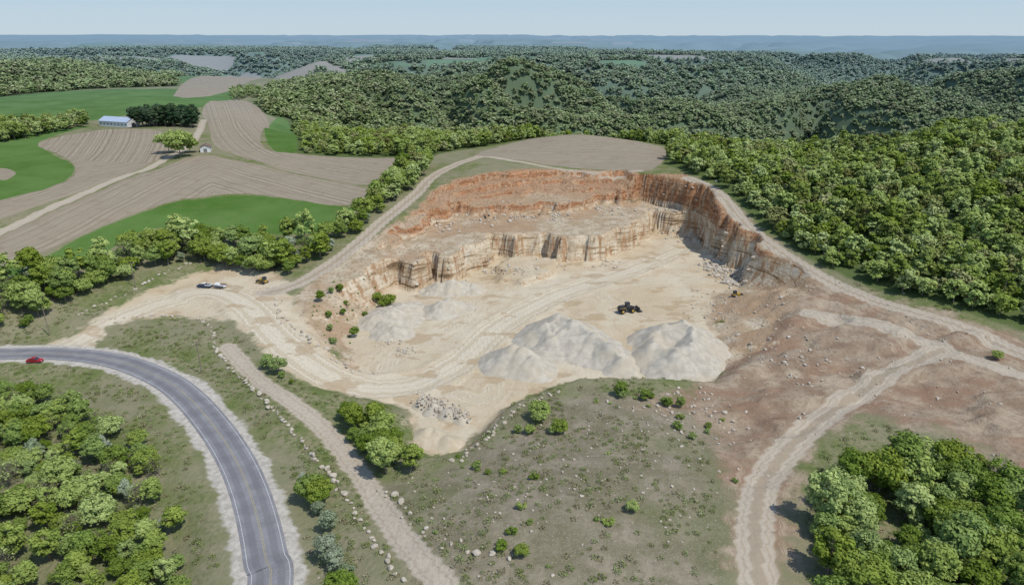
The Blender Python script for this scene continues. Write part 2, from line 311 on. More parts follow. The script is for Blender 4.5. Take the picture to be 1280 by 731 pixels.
rock=b.mix(b.mr(st,.35,.65),(.42,.305,.185),(.59,.515,.39)); rock=b.mix(b.mr(vs,.48,.66,0,.85),rock,(.33,.185,.095)); rock=b.mix(b.mr(vs,.42,.3,0,.7),rock,(.62,.57,.48)); rock=b.mix(b.mr(st,.43,.34,0,.9),rock,(.13,.09,.055)); rock=b.mix(b.mr(nF,.5,.7,0,.6),rock,(.26,.18,.115))
redr=b.mix(b.mr(st,.35,.65),(.27,.125,.06),(.45,.25,.135)); redr=b.mix(b.mr(vs,.48,.62,0,.6),redr,(.47,.36,.24)); redr=b.mix(b.mr(nF,.48,.66,0,.8),redr,(.15,.075,.045))
rock=b.mix(b.mr(b.math('MULTIPLY_ADD',nM,9.,zc),17,20.5),rock,redr)
stp=b.math('MULTIPLY',b.mr(b.math('MULTIPLY_ADD',nF,.2,sn.outputs[2]),.97,.80),b.mr(A_('quarry'),-7,-3))
col=b.mix(stp,col,rock)
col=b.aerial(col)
bh=b.math('MULTIPLY_ADD',nV,.3,b.math('MULTIPLY_ADD',st,.9,nF))
me.materials.append(b.finish(col,.95,bh,.85,.4,spec=.1))
# ------------------------------------------------------------------ highway + painted lines
def ribbon(name,L,o0,o1,dz,mat,parent=None):
    L=np.asarray(L); t=np.gradient(L,axis=0); t/=np.linalg.norm(t,axis=1)[:,None]; nn=np.column_stack([-t[:,1],t[:,0]])
    V=[];Fs=[]
    for i in range(len(L)):
        for o in (o0,o1): p=L[i]+nn[i]*o; V.append((p[0],p[1],5+dz))
        if i: k=2*i; Fs.append((k-2,k-1,k+1,k))
    m=D.meshes.new(name); m.from_pydata(V,[],Fs); m.materials.append(mat); o=D.objects.new(name,m); COL.objects.link(o)
    if parent: o.parent=parent
    return o
HL=cr(HW[::4],24)
b=NB('asphalt'); la=b.attr('lat').outputs['Fac']
c=b.mix(b.mr(b.noise(.25,4),.35,.65),(.20,.20,.21),(.26,.26,.27)); c=b.mix(b.mr(b.noise(3,3),.4,.7,0,.4),c,(.15,.15,.155))
c=b.mix(b.math('MULTIPLY',b.mr(b.math('ABSOLUTE',b.math('SUBTRACT',b.math('ABSOLUTE',la),1.9)),.9,.5),.45),c,(.13,.13,.135))
ck=b.n('ShaderNodeTexVoronoi',feature='DISTANCE_TO_EDGE'); ck.inputs['Scale'].default_value=.16; c=b.mix(b.mr(ck.outputs['Distance'],.012,.004,0,.6),c,(.06,.06,.06))
asph=b.finish(c,.8,b.noise(8,2),.3,.02)
hw=ribbon('highway_road',HL,-4.1,4.1,.09,asph)
at=hw.data.attributes.new('lat','FLOAT','POINT'); at.data.foreach_set('value',np.tile([-4.1,4.1],len(HL)).astype(np.float32))
yel=simple('worn_yellow_paint',(.36,.31,.18),.6,.3,6.); wht=simple('worn_white_paint',(.55,.55,.53),.6,.3,5.)
for o0,o1,mt,nm in [(-.2,-.1,yel,'centre_line'),(.1,.2,yel,'centre_line_b'),(-3.48,-3.38,wht,'edge_line'),(3.38,3.48,wht,'edge_line_b')]: ribbon(nm,HL,o0,o1,.095,mt,parent=hw)
# ------------------------------------------------------------------ trees
class MB:
    def __init__(s): s.v=[];s.f=[];s.mi=[];s.tone=[];s.n=0
    def add(s,V,Fc,mi,tone):
        s.v.append(np.asarray(V,float)); s.f+= [tuple(int(k)+s.n for k in f) for f in Fc]; s.mi+=[mi]*len(Fc); s.tone.append(np.broadcast_to(tone,(len(V),)).astype(float)); s.n+=len(V)
    def cyl(s,p0,p1,r0,r1,mi=0,k=5):
        p0=np.array(p0,float);p1=np.array(p1,float);d=p1-p0;d/=np.linalg.norm(d)+1e-9;a=np.cross(d,[.3,.9,.1]);a/=np.linalg.norm(a);bb=np.cross(d,a)
        an=np.arange(k)*2*math.pi/k; c=np.cos(an)[:,None]*a+np.sin(an)[:,None]*bb
        s.add(np.vstack([p0+c*r0,p1+c*r1]),[(i,(i+1)%k,k+(i+1)%k,k+i) for i in range(k)],mi,.5)
    def leaves(s,C,N,size,mi,tone,r):
        n=len(C); a=np.cross(N,r.normal(size=(n,3))); a/=np.linalg.norm(a,axis=1)[:,None]+1e-9; bb=np.cross(N,a); h=(size*r.uniform(.6,1.3,n))[:,None]
        asp=r.uniform(.5,.9,n)[:,None]
        V=np.stack([C-a*h,C-bb*h*asp,C+a*h,C+bb*h*asp],1).reshape(-1,3)
        s.add(V,np.arange(4*n).reshape(n,4),mi,np.repeat(tone,4))
    def mesh(s,name,mats):
        m=D.meshes.new(name); m.from_pydata(np.vstack(s.v).tolist(),[],s.f)
        for q in mats: m.materials.append(q)
        m.polygons.foreach_set('material_index',np.array(s.mi,np.int32)); addattr(m,'tone',np.concatenate(s.tone)); return m
def leafmat(name,dark,light,alt,tr=.25,v0=.75,v1=1.3):
    b=NB(name); oi=b.n('ShaderNodeObjectInfo'); tn=b.attr('tone').outputs['Fac']
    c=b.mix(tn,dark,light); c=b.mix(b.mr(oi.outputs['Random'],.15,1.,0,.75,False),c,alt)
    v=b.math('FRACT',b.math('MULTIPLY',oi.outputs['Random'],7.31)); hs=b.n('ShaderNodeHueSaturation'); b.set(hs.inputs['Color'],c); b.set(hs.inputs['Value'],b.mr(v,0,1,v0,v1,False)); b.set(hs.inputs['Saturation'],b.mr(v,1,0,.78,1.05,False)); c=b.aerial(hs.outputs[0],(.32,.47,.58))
    d=b.n('ShaderNodeBsdfDiffuse'); b.set(d.inputs[0],c)
    if tr>0:
        t=b.n('ShaderNodeBsdfTranslucent'); b.set(t.inputs[0],c); mx=b.n('ShaderNodeMixShader'); mx.inputs[0].default_value=tr
        b.t.links.new(d.outputs[0],mx.inputs[1]); b.t.links.new(t.outputs[0],mx.inputs[2]); b.t.links.new(mx.outputs[0],b.out.inputs[0])
    else: b.t.links.new(d.outputs[0],b.out.inputs[0])
    return b.m
bark=simple('bark',(.22,.185,.15),.9,spec=.1)
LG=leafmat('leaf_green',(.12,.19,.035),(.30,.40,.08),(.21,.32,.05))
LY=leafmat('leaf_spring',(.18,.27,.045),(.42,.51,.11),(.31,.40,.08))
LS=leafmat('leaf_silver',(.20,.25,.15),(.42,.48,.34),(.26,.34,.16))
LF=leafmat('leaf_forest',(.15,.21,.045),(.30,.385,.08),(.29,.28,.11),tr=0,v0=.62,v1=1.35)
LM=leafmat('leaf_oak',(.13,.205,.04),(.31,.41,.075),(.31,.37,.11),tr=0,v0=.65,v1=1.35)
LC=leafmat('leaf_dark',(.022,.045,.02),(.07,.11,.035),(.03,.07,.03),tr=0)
def tree(name,seed,h,R,ncl,nl,ls,mat,limbs=True,low=.28,bare=0,upb=.35):
    r=np.random.default_rng(seed); m=MB(); th=h*.5
    lean=r.normal(size=2)*.03*h
    m.cyl((0,0,-.5),(lean[0]*.5,lean[1]*.5,th*.55),h*.022,h*.016); m.cyl((lean[0]*.5,lean[1]*.5,th*.55),(lean[0],lean[1],h*.85),h*.016,h*.004)
    zc=h*(low+1)/2; rz=h*(1-low)/2
    for c in range(ncl):
        d=r.normal(size=3); d/=np.linalg.norm(d); rr=r.uniform(.35,.82)**.7
        C=np.array([d[0]*R*rr+lean[0],d[1]*R*rr+lean[1],zc+d[2]*rz*rr*.95]); rc=R*r.uniform(.22,.40)
        if limbs:
            k=r.uniform(.3,.75); st=np.array([lean[0]*k,lean[1]*k,min(C[2]*.8,h*k)]); m.cyl(st,C,h*.008,h*.002,k=4)
            if bare:
                for _ in range(bare):
                    e=C+r.normal(size=3)*rc*.9; m.cyl(C*.7+st*.3,e,h*.0045,h*.0015,k=3)
        n=max(4,int(nl*r.uniform(.6,1.3))); v=r.normal(size=(n,3)); v[:,2]=np.abs(v[:,2])*1.0-.35*r.random(n); v/=np.linalg.norm(v,axis=1)[:,None]
        P=C+v*rc*np.array([1,1,.8])*(r.uniform(.55,1.15,n)[:,None]); N=v*1.+r.normal(size=(n,3))*.4; N[:,2]+=upb; N/=np.linalg.norm(N,axis=1)[:,None]
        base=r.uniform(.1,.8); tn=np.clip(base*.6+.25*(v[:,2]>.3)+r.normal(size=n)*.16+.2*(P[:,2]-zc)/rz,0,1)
        m.leaves(P,N,ls,1,tn,r)
    return m.mesh(name,[bark,mat])
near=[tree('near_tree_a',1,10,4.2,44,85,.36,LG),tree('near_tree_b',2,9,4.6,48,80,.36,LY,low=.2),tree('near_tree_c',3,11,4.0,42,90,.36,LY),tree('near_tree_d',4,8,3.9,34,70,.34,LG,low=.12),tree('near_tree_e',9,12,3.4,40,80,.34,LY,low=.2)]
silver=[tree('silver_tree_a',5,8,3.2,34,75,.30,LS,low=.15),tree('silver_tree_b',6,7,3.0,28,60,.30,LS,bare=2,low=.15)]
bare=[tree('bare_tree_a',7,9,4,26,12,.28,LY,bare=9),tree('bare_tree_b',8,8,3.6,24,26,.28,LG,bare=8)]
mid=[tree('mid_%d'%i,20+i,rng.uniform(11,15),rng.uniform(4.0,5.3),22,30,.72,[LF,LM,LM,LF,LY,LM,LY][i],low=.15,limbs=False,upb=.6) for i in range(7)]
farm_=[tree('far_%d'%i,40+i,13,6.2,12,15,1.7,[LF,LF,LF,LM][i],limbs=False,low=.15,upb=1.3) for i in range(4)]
shr=[tree('shrub_%d'%i,60+i,2.2,1.5,12,40,.22,[LG,LY,LG][i],low=.0) for i in range(3)]
darkt=[tree('dark_tree_%d'%i,80+i,13,4.0,40,55,.5,LC,low=.05) for i in range(3)]
def tuft(name,seed,mat):
    r=np.random.default_rng(seed); m=MB(); n=40; an=r.random(n)*6.28; rr=r.random(n)**.5*.6
    P=np.column_stack([np.cos(an)*rr,np.sin(an)*rr,r.uniform(.08,.45,n)]); N=r.normal(size=(n,3)); N[:,2]=abs(N[:,2])*.8+.2; N/=np.linalg.norm(N,axis=1)[:,None]; m.leaves(P,N,.14,1,r.random(n),r); return m.mesh(name,[bark,mat])
LD=leafmat('dry_weed',(.20,.17,.09),(.38,.34,.21),(.25,.26,.11),tr=0)
LW=leafmat('green_weed',(.13,.17,.05),(.26,.31,.09),(.2,.26,.07),tr=0)
tuf=[tuft('weed_0',1,LW),tuft('weed_1',2,LD),tuft('weed_2',3,LW)]
def instancer(name,meshes,pts,sc,names):
    c=D.collections.new(name+'_kinds')
    for i,m in enumerate(meshes): c.objects.link(D.objects.new('%s_%d'%(names,i),m))
    n=len(pts); m=D.meshes.new(name); m.vertices.add(n); m.vertices.foreach_set('co',np.asarray(pts,np.float32).ravel())
    addattr(m,'rz',rng.random(n)*6.283); ix=m.attributes.new('ix','INT','POINT'); ix.data.foreach_set('value',rng.integers(0,len(meshes),n).astype(np.int32))
    av=m.attributes.new('sc','FLOAT_VECTOR','POINT'); s3=np.column_stack([sc,sc,sc*rng.uniform(.8,1.15,n)]); av.data.foreach_set('vector',s3.ravel().astype(np.float32)); m.update()
    o=D.objects.new(name,m); COL.objects.link(o)
    g=D.node_groups.new(name+'_gn','GeometryNodeTree'); g.interface.new_socket('Geometry',in_out='INPUT',socket_type='NodeSocketGeometry'); g.interface.new_socket('Geometry',in_out='OUTPUT',socket_type='NodeSocketGeometry')
    N=g.nodes; L=g.links; gi=N.new('NodeGroupInput'); go=N.new('NodeGroupOutput'); ip=N.new('GeometryNodeInstanceOnPoints'); ci=N.new('GeometryNodeCollectionInfo'); ci.inputs['Collection'].default_value=c; ci.inputs['Separate Children'].default_value=True; ci.inputs['Reset Children'].default_value=True
    def na(nm,t):
        a=N.new('GeometryNodeInputNamedAttribute'); a.data_type=t; a.inputs['Name'].default_value=nm; return a.outputs['Attribute']
    cb=N.new('ShaderNodeCombineXYZ'); L.new(na('rz','FLOAT'),cb.inputs[2]); er=N.new('FunctionNodeEulerToRotation'); L.new(cb.outputs[0],er.inputs[0])
    L.new(gi.outputs[0],ip.inputs['Points']); L.new(ci.outputs[0],ip.inputs['Instance']); ip.inputs['Pick Instance'].default_value=True; L.new(na('ix','INT'),ip.inputs['Instance Index']); L.new(er.outputs[0],ip.inputs['Rotation']); L.new(na('sc','FLOAT_VECTOR'),ip.inputs['Scale']); L.new(ip.outputs[0],go.inputs[0])
    md=o.modifiers.new('scatter','NODES'); md.node_group=g; return o
def jit(x0,x1,y0,y1,s):
    gx,gy=np.meshgrid(np.arange(x0,x1,s),np.arange(y0,y1,s)); gx=gx.ravel()+rng.uniform(-.48,.48,gx.size)*s; gy=gy.ravel()+rng.uniform(-.48,.48,gy.size)*s; return gx,gy
def wedge(x,y): return np.abs(x)<.82*y+45
def nofield(x,y): return np.max([sdf(x,y,P,50) for P in FT+FG],0)<-3
gx,gy=jit(-900,900,150,750,5.7); k=wedge(gx,gy)&(sdf(gx,gy,OPEN,50)<-2)&nofield(gx,gy); gx,gy=gx[k],gy[k]; gz=H(gx,gy)
instancer('forest',mid,np.column_stack([gx,gy,gz-1.2]),rng.uniform(.45,1.0,len(gx)),'forest_tree')
gx,gy=jit(-1600,1600,750,1700,9.2); k=wedge(gx,gy)&(sdf(gx,gy,OPEN,50)<-3)&nofield(gx,gy); gx,gy=gx[k],gy[k]; gz=H(gx,gy)
instancer('distant_forest',farm_,np.column_stack([gx,gy,gz-2.5]),rng.uniform(.7,1.15,len(gx)),'distant_tree')
gx,gy=jit(-3400,3400,1700,4000,17); zz=H(gx,gy); k=wedge(gx,gy)&(farT(gx,gy,zz)<-3)&(farG(gx,gy,zz)<-3)&nofield(gx,gy); gx,gy,gz=gx[k],gy[k],zz[k]
instancer('far_hill_forest',farm_,np.column_stack([gx,gy,gz-6]),rng.uniform(1.3,1.8,len(gx)),'far_hill_tree')
ntree=[0]
def fill(poly,sp,meshes,s0,s1,name='deciduous_tree',prob=1.):
    P=np.array(UL(poly)); gx,gy=jit(P[:,0].min(),P[:,0].max()+sp,P[:,1].min(),P[:,1].max()+sp,sp); k=(sdf(gx,gy,P,20)>0)&(rng.random(gx.size)<prob); gx,gy=gx[k],gy[k]
    k=(pd(gx,gy,HW,40)>9); 
    for L,hw_ in ROADS: k&=pd(gx,gy,L,30)>hw_+1.5
    gx,gy=gx[k],gy[k]; gz=H(gx,gy)
    for a,c,e in zip(gx,gy,gz):
        o=D.objects.new(name,random.choice(meshes)); COL.objects.link(o); o.location=(a,c,e-.2); o.rotation_euler=(0,0,random.random()*6.28); q=random.uniform(s0,s1); o.scale=(q,q,q*random.uniform(.85,1.15)); ntree[0]+=1
fill([(-80,500),(60,492),(140,520),(190,565),(212,620),(235,700),(235,800),(-80,800)],4.1,near+bare+near+[silver[1]]+bare,.35,.82,prob=.92)
fill([(-40,430),(30,395),(60,400),(40,425)],5,near,.4,.7)
fill([(400,522),(440,510),(505,560),(522,592),(480,600),(430,562)],3.6,near,.45,.82)
fill([(362,605),(388,592),(430,655),(462,740),(445,790),(380,790),(365,690)],3.8,silver+near[:1]+silver+near[1:2],.45,.82)
fill([(1045,600),(1110,568),(1200,590),(1300,625),(1360,800),(1015,830),(1000,690)],4.7,near+near+bare[1:],.5,1.12)
fill([(-60,425),(60,396),(120,370),(185,338),(250,334),(340,345),(385,342),(425,306),(480,276),(510,258),(455,270),(400,300),(300,300),(200,295),(100,345),(-60,385)],4.8,near[:3]+near[:2]+near[4:]+mid[4:5]+[silver[1],bare[1]],.5,1.12,prob=.92)
fill([(455,275),(515,240),(540,212),(530,200),(505,212),(460,245)],5,near+mid,.6,1.05)
fill([(-60,190),(0,180),(110,160),(108,152),(0,165),(-60,176)],6,mid,.7,1.)
fill([(285,126),(330,122),(325,112),(290,115)],8,mid,.6,.9)
fill([(375,392),(415,352),(470,330),(488,345),(455,375),(445,400),(430,425),(400,425)],2.4,near[3:4]+shr+shr+near[:1],.14,.45,name='slope_bush',prob=.5)
fill([(770,492),(885,510),(880,518),(765,500)],3.2,near[3:4],.25,.55,name='bush')
fill([(305,430),(378,478),(372,492),(320,462)],3.4,near[3:4]+near[:1],.2,.6,name='bush',prob=.8)
fill([(640,520),(720,515),(700,548),(640,545)],5.5,near[3:4]+near[1:2],.25,.5,name='bush')
for u,v,s in [(226,198,1.9),(212,192,1.5),(238,192,1.2),(530,212,1.2),(1247,445,.35),(700,540,.45),(675,522,.6),(790,640,.3),(652,695,.3),(470,345,.5),(484,350,.6),(476,352,.4)]:
    a,c=U(u,v); o=D.objects.new('deciduous_tree',near[1]); COL.objects.link(o); o.location=(a,c,Hs(a,c)-.2); o.scale=(s,)*3; o.rotation_euler=(0,0,u)
for i in range(46):
    a,c=U(168+74*random.random(),154+6*random.random()); o=D.objects.new('dark_evergreen_tree',darkt[i%3]); COL.objects.link(o); s=random.uniform(.9,1.35); o.location=(a,c,Hs(a,c)); o.scale=(s*1.1,s*1.1,s)
gx,gy=jit(-150,150,70,230,4.2); dm=sdf(gx,gy,MND,40); k=(((dm>-2)&(fbm(gx/14,gy/14,3,77)>.56)&(rng.random(gx.size)<.3))|((sdf(gx,gy,np.array(UL([(240,400),(290,440),(340,520),(430,640),(470,740),(400,740),(340,620),(300,540),(230,470),(150,420)])),20)>0)&(rng.random(gx.size)<.1)))&(sdf(gx,gy,P2,20)<-2)&(pd(gx,gy,HW,40)>9)
for L,hw_ in ROADS: k&=pd(gx,gy,L,30)>hw_+1
gx,gy=gx[k],gy[k]; instancer('shrubs',shr,np.column_stack([gx,gy,H(gx,gy)-.1]),rng.uniform(.3,1.0,len(gx)),'shrub')
gx,gy=jit(-260,230,70,240,1.6); k=(sdf(gx,gy,OPEN,20)>0)&(sdf(gx,gy,P2,20)<-1)&(sdf(gx,gy,PE,20)<-1)&(sdf(gx,gy,P1,20)<0)&(sdf(gx,gy,RED,30)<-2)&(pd(gx,gy,HW,40)>7.5)&(rng.random(gx.size)<.15+.6*sst(.42,.6,fbm(gx/9,gy/9,3,71)))&(np.abs(gx)<.8*gy+20)
for L,hw_ in ROADS: k&=pd(gx,gy,L,30)>hw_+.3
gx,gy=gx[k],gy[k]; instancer('weeds',tuf,np.column_stack([gx,gy,H(gx,gy)]),rng.uniform(.5,1.4,len(gx)),'weed_clump')
# ------------------------------------------------------------------ rocks
bm=bmesh.new(); bmesh.ops.create_icosphere(bm,subdivisions=2,radius=1); IV=np.array([v.co[:] for v in bm.verts]); IF=[[v.index for v in f.verts] for f in bm.faces]; bm.free()
stone=NB('limestone'); c=stone.mix(stone.mr(stone.noise(.8,4),.3,.7),(.38,.33,.26),(.56,.51,.43)); rockm=stone.finish(c,.9,stone.noise(3,3),.6,.15,spec=.1)
def rocks(name,P,S_):
    m=MB(); r=np.random.default_rng(len(P))
    for p,s in zip(P,S_):
        pl=r.normal(size=(7,3)); pl/=np.linalg.norm(pl,axis=1)[:,None]; V=IV.copy()
        for q in pl: dd=V@q; V=V-np.maximum(dd-.62,0)[:,None]*q
        V=V*r.uniform(.7,1.25,3)*s*np.array([1,1,.75]); a=r.random()*6.28; V=V@np.array([[math.cos(a),-math.sin(a),0],[math.sin(a),math.cos(a),0],[0,0,1]]); m.add(V+np.array(p)+np.array([0,0,s*.3]),IF,0,.5)
    o=D.objects.new(name,m.mesh(name,[rockm])); COL.objects.link(o); return o
def along(uv,sp,j=.4):
    L=cr(UL(uv),12); d=np.concatenate([[0],np.cumsum(np.linalg.norm(np.diff(L,axis=0),axis=1))]); s=np.arange(0,d[-1],sp); s=s+rng.uniform(-.3,.3,len(s))*sp; px=np.interp(s,d,L[:,0])+rng.normal(size=len(s))*j; py=np.interp(s,d,L[:,1])+rng.normal(size=len(s))*j; return np.column_stack([px,py,H(px,py)])
for uv,sp,j,s0,s1 in [([(268,432),(290,462),(330,500),(375,548),(420,600),(455,655),(495,712),(540,770)],1.75,.3,.4,.9),([(95,395),(150,372),(200,345),(250,325)],2.3,.5,.4,.8),([(350,372),(350,395),(400,432),(440,452),(470,450)],1.6,.9,.4,.9),([(130,400),(200,392),(255,400),(270,430)],2.1,.4,.35,.7),([(470,605),(520,650),(580,690),(650,700)],2.6,1.2,.4,.9),([(565,580),(610,545),(640,515),(700,487)],1.1,.9,.25,.7)]:
    P=along(uv,sp,j); rocks('boulder_row',P,rng.uniform(s0,s1,len(P)))
def cloud(pts,n,sr,s0,s1,zr=0):
    out=[]
    for i in range(n):
        u,v=random.choice(pts); a,c=W(u,v,zr); out.append((a+random.gauss(0,sr),c+random.gauss(0,sr)))
    A=np.array(out); return np.column_stack([A,H(A[:,0],A[:,1])]),s0+(s1-s0)*rng.random(n)**2
rocks('rubble_rocks',*cloud([(893,333),(918,352),(903,340)],260,3.2,.4,1.5))
rocks('rubble_rocks',*cloud([(470,400),(505,440),(490,425)],130,2.2,.2,.8))
rocks('rubble_rocks',*cloud([(615,340),(640,345),(660,345),(760,330),(700,332),(560,356),(530,365)],200,3.5,.2,.9))
rocks('rubble_rocks',*cloud([(600,276),(650,272),(700,270),(760,264),(820,262),(560,285),(860,268)],300,5,.3,1.1,12))
rocks('rubble_rocks',*cloud([(900,380),(920,400),(930,440),(1000,470),(880,520),(850,540)],420,9,.12,.8))
rocks('rubble_rocks',*cloud([(1050,500),(1150,520),(1200,480),(980,400),(1100,430)],260,12,.1,.5))
rocks('rubble_rocks',*cloud([(700,640),(800,560),(850,560),(620,690),(820,640),(560,660),(880,700)],420,11,.1,.45))
# ------------------------------------------------------------------ gravel piles
def pilemat(name,c0,c1):
    b=NB(name); n=b.noise(.5,4); c=b.mix(b.mr(n,.35,.65),c0,c1); c=b.mix(b.mr(b.noise(5,2),.45,.75,0,.35),c,tuple(k*.65 for k in c0)); c=b.mix(b.mr(b.noise(.12,3),.45,.62,0,.6),c,(.47,.41,.31)); return b.finish(c,.95,b.noise(3,3),.6,.12,spec=.1)
grv=pilemat('gravel_grey',(.415,.38,.315),(.52,.48,.40)); snd=pilemat('sand_tan',(.48,.41,.29),(.56,.49,.37)); grt=pilemat('gravel_buff',(.44,.395,.315),(.53,.485,.40))
def pile(name,peaks,slope,mat,sd=0,rg=.35):
    pk=[(*W(u,v,z),z) for u,v,z in peaks]; a=np.array(pk); R=a[:,2].max()/slope+5; x0,x1=a[:,0].min()-R,a[:,0].max()+R; y0,y1=a[:,1].min()-R,a[:,1].max()+R
    gx,gy=np.meshgrid(np.linspace(x0,x1,int((x1-x0)/.4)),np.linspace(y0,y1,int((y1-y0)/.4))); n=gx.shape
    wx=gx+(fbm(gx/7,gy/7,3,sd)-.5)*3.2; wy=gy+(fbm(gx/7,gy/7,3,sd+50)-.5)*3.2; z=np.full(n,-1.2)
    for i in range(len(pk)):
        for j in range(i,len(pk)):
            ax,ay,az=pk[i]; bx,by,bz=pk[j]
            if math.hypot(ax-bx,ay-by)>14: continue
            q=(bx-ax)**2+(by-ay)**2+1e-6; t=np.clip(((wx-ax)*(bx-ax)+(wy-ay)*(by-ay))/q,0,1); d=np.hypot(wx-ax-t*(bx-ax),wy-ay-t*(by-ay)); hh=az*(1-t)+bz*t-.8*(i!=j)
            z=np.maximum(z,hh-slope*(np.sqrt(d*d+.1)-.3)*(1-.12*sst(4,12,d)))
    z=z+(fbm(gx/2,gy/2,3,sd+9)-.5)*rg
    V=np.column_stack([gx.ravel(),gy.ravel(),np.maximum(z,-1).ravel()]); w_=n[1]; i=np.arange((n[0]-1)*(w_-1)); a0=(i//(w_-1))*w_+i%(w_-1); Fq=np.column_stack([a0,a0+1,a0+w_+1,a0+w_]); ok=(V[Fq,2].max(1)>-.9); 
    m=D.meshes.new(name); m.from_pydata(V.tolist(),[],Fq[ok].tolist()); m.polygons.foreach_set('use_smooth',np.ones(len(m.polygons),bool)); m.materials.append(mat); o=D.objects.new(name,m); COL.objects.link(o)
pile('gravel_pile',[(700,391,8.4),(716,399,8.9),(684,402,7),(742,414,7.2),(764,428,6.2),(774,444,4.5),(690,420,5.5)],.68,grv,1)
pile('gravel_pile',[(832,404,7.2),(852,398,8),(868,408,7.8),(866,428,7.2),(845,434,7),(820,414,5.8),(812,434,5)],.68,grv,2)
pile('gravel_pile',[(640,430,6.7),(652,434,6.5),(662,446,5.2)],.70,grv,3)
pile('gravel_pile',[(545,352,4),(565,348,5),(578,350,4),(590,354,3),(552,376,4.6),(562,372,5)],.6,grt,4,1.)
pile('gravel_pile',[(470,392,3.2),(488,384,4.4),(505,378,3.8),(492,408,2.6),(480,415,1.8)],.42,grt,5,1.)
pile('sand_pile',[(535,536,2.6),(548,540,2.2),(560,546,1.8)],.5,snd,6)
pile('rubble_pile',[(528,498,2.),(545,504,2.2),(562,510,2.2),(578,518,1.6)],.7,grt,7)
pts=[];ss=[]
for i in range(300):
    t=random.random(); a,c=W(524+58*t+random.gauss(0,4),497+22*t+random.gauss(0,4),1.2); pts.append((a,c,max(.1,1.6-abs(random.gauss(0,.5))))); ss.append(random.uniform(.2,.5))
rocks('rubble_rocks',pts,ss)
# ------------------------------------------------------------------ object builders
def empty(name,x,y,rot,z=None):
    e=D.objects.new(name,None); COL.objects.link(e); e.location=(x,y,Hs(x,y) if z is None else z); e.rotation_euler=(0,0,rot); return e
def link(o,p,mat):
    COL.objects.link(o); o.parent=p; o.data.materials.append(mat); return o
def box(name,p,sz,loc,mat,bev=.05,rot=(0,0,0)):
    bm=bmesh.new(); bmesh.ops.create_cube(bm,size=1); bmesh.ops.scale(bm,vec=sz,verts=bm.verts)
    if bev: bmesh.ops.bevel(bm,geom=bm.edges[:],offset=min(bev,min(sz)*.4),segments=2,affect='EDGES')
    m=D.meshes.new(name); bm.to_mesh(m); bm.free(); o=D.objects.new(name,m); o.location=loc; o.rotation_euler=rot; return link(o,p,mat)
def prism(name,p,prof,wd,mat,y=0,bev=.04):
    bm=bmesh.new(); f=bm.faces.new([bm.verts.new((a,-wd/2+y,c)) for a,c in prof]); e=bmesh.ops.extrude_face_region(bm,geom=[f]); bmesh.ops.translate(bm,vec=(0,wd,0),verts=[v for v in e['geom'] if isinstance(v,bmesh.types.BMVert)]); bmesh.ops.recalc_face_normals(bm,faces=bm.faces)
    if bev: bmesh.ops.bevel(bm,geom=bm.edges[:],offset=bev,segments=2,affect='EDGES')
    m=D.meshes.new(name); bm.to_mesh(m); bm.free(); return link(D.objects.new(name,m),p,mat)
def wheel(name,p,loc,r,wd,mt,hub):
    bm=bmesh.new(); bmesh.ops.create_cone(bm,cap_ends=True,segments=24,radius1=r,radius2=r,depth=wd); bmesh.ops.bevel(bm,geom=bm.edges[:],offset=r*.1,segments=2,affect='EDGES'); bmesh.ops.rotate(bm,cent=(0,0,0),matrix=Matrix.Rotation(math.pi/2,3,'X'),verts=bm.verts); m=D.meshes.new(name); bm.to_mesh(m); bm.free(); o=D.objects.new(name,m); o.location=loc; link(o,p,mt)
    bm=bmesh.new(); bmesh.ops.create_cone(bm,cap_ends=True,segments=16,radius1=r*.5,radius2=r*.5,depth=wd+.04); bmesh.ops.rotate(bm,cent=(0,0,0),matrix=Matrix.Rotation(math.pi/2,3,'X'),verts=bm.verts); m=D.meshes.new(name+'_hub'); bm.to_mesh(m); bm.free(); o=D.objects.new(name+'_hub',m); o.location=loc; link(o,p,hub)
rub=simple('rubber',(.02,.02,.02),.8); gls=simple('window_glass',(.03,.04,.05),.1,spec=.8); ylw=simple('machine_yellow',(.50,.33,.06),.5); blk=simple('black_steel',(.04,.04,.045),.5); stl=simple('steel',(.2,.2,.2),.5); redp=simple('red_paint',(.35,.02,.03),.3); whp=simple('white_metal',(.75,.76,.77),.4); dblu=simple('dark_blue_paint',(.03,.05,.12),.3)
def car(name,x,y,rot,paint,z):
    e=empty(name,x,y,rot,z)
    prism('body',e,[(-2.3,.35),(-2.3,.85),(-2.15,.98),(-1.5,1.02),(1.0,.95),(2.1,.78),(2.3,.6),(2.3,.35)],1.8,paint,bev=.08)
    prism('cabin_glass',e,[(-1.55,1.0),(-1.05,1.38),(.25,1.4),(1.05,.96)],1.56,gls,bev=.05); prism('roof',e,[(-1.1,1.36),(-1.0,1.45),(.2,1.46),(.35,1.38)],1.45,paint,bev=.03)
    for a in (-1.4,1.4):
        for c in (-.82,.82): wheel('wheel',e,(a,c,.34),.34,.22,rub,stl)
    for c in (-.6,.6): box('headlight',e,(.08,.35,.14),(2.27,c,.68),whp,.02); box('tail_light',e,(.08,.3,.14),(-2.29,c,.8),redp,.02)
a,c=U(45,455); car('red_car',a,c,math.radians(3),redp,5.095)
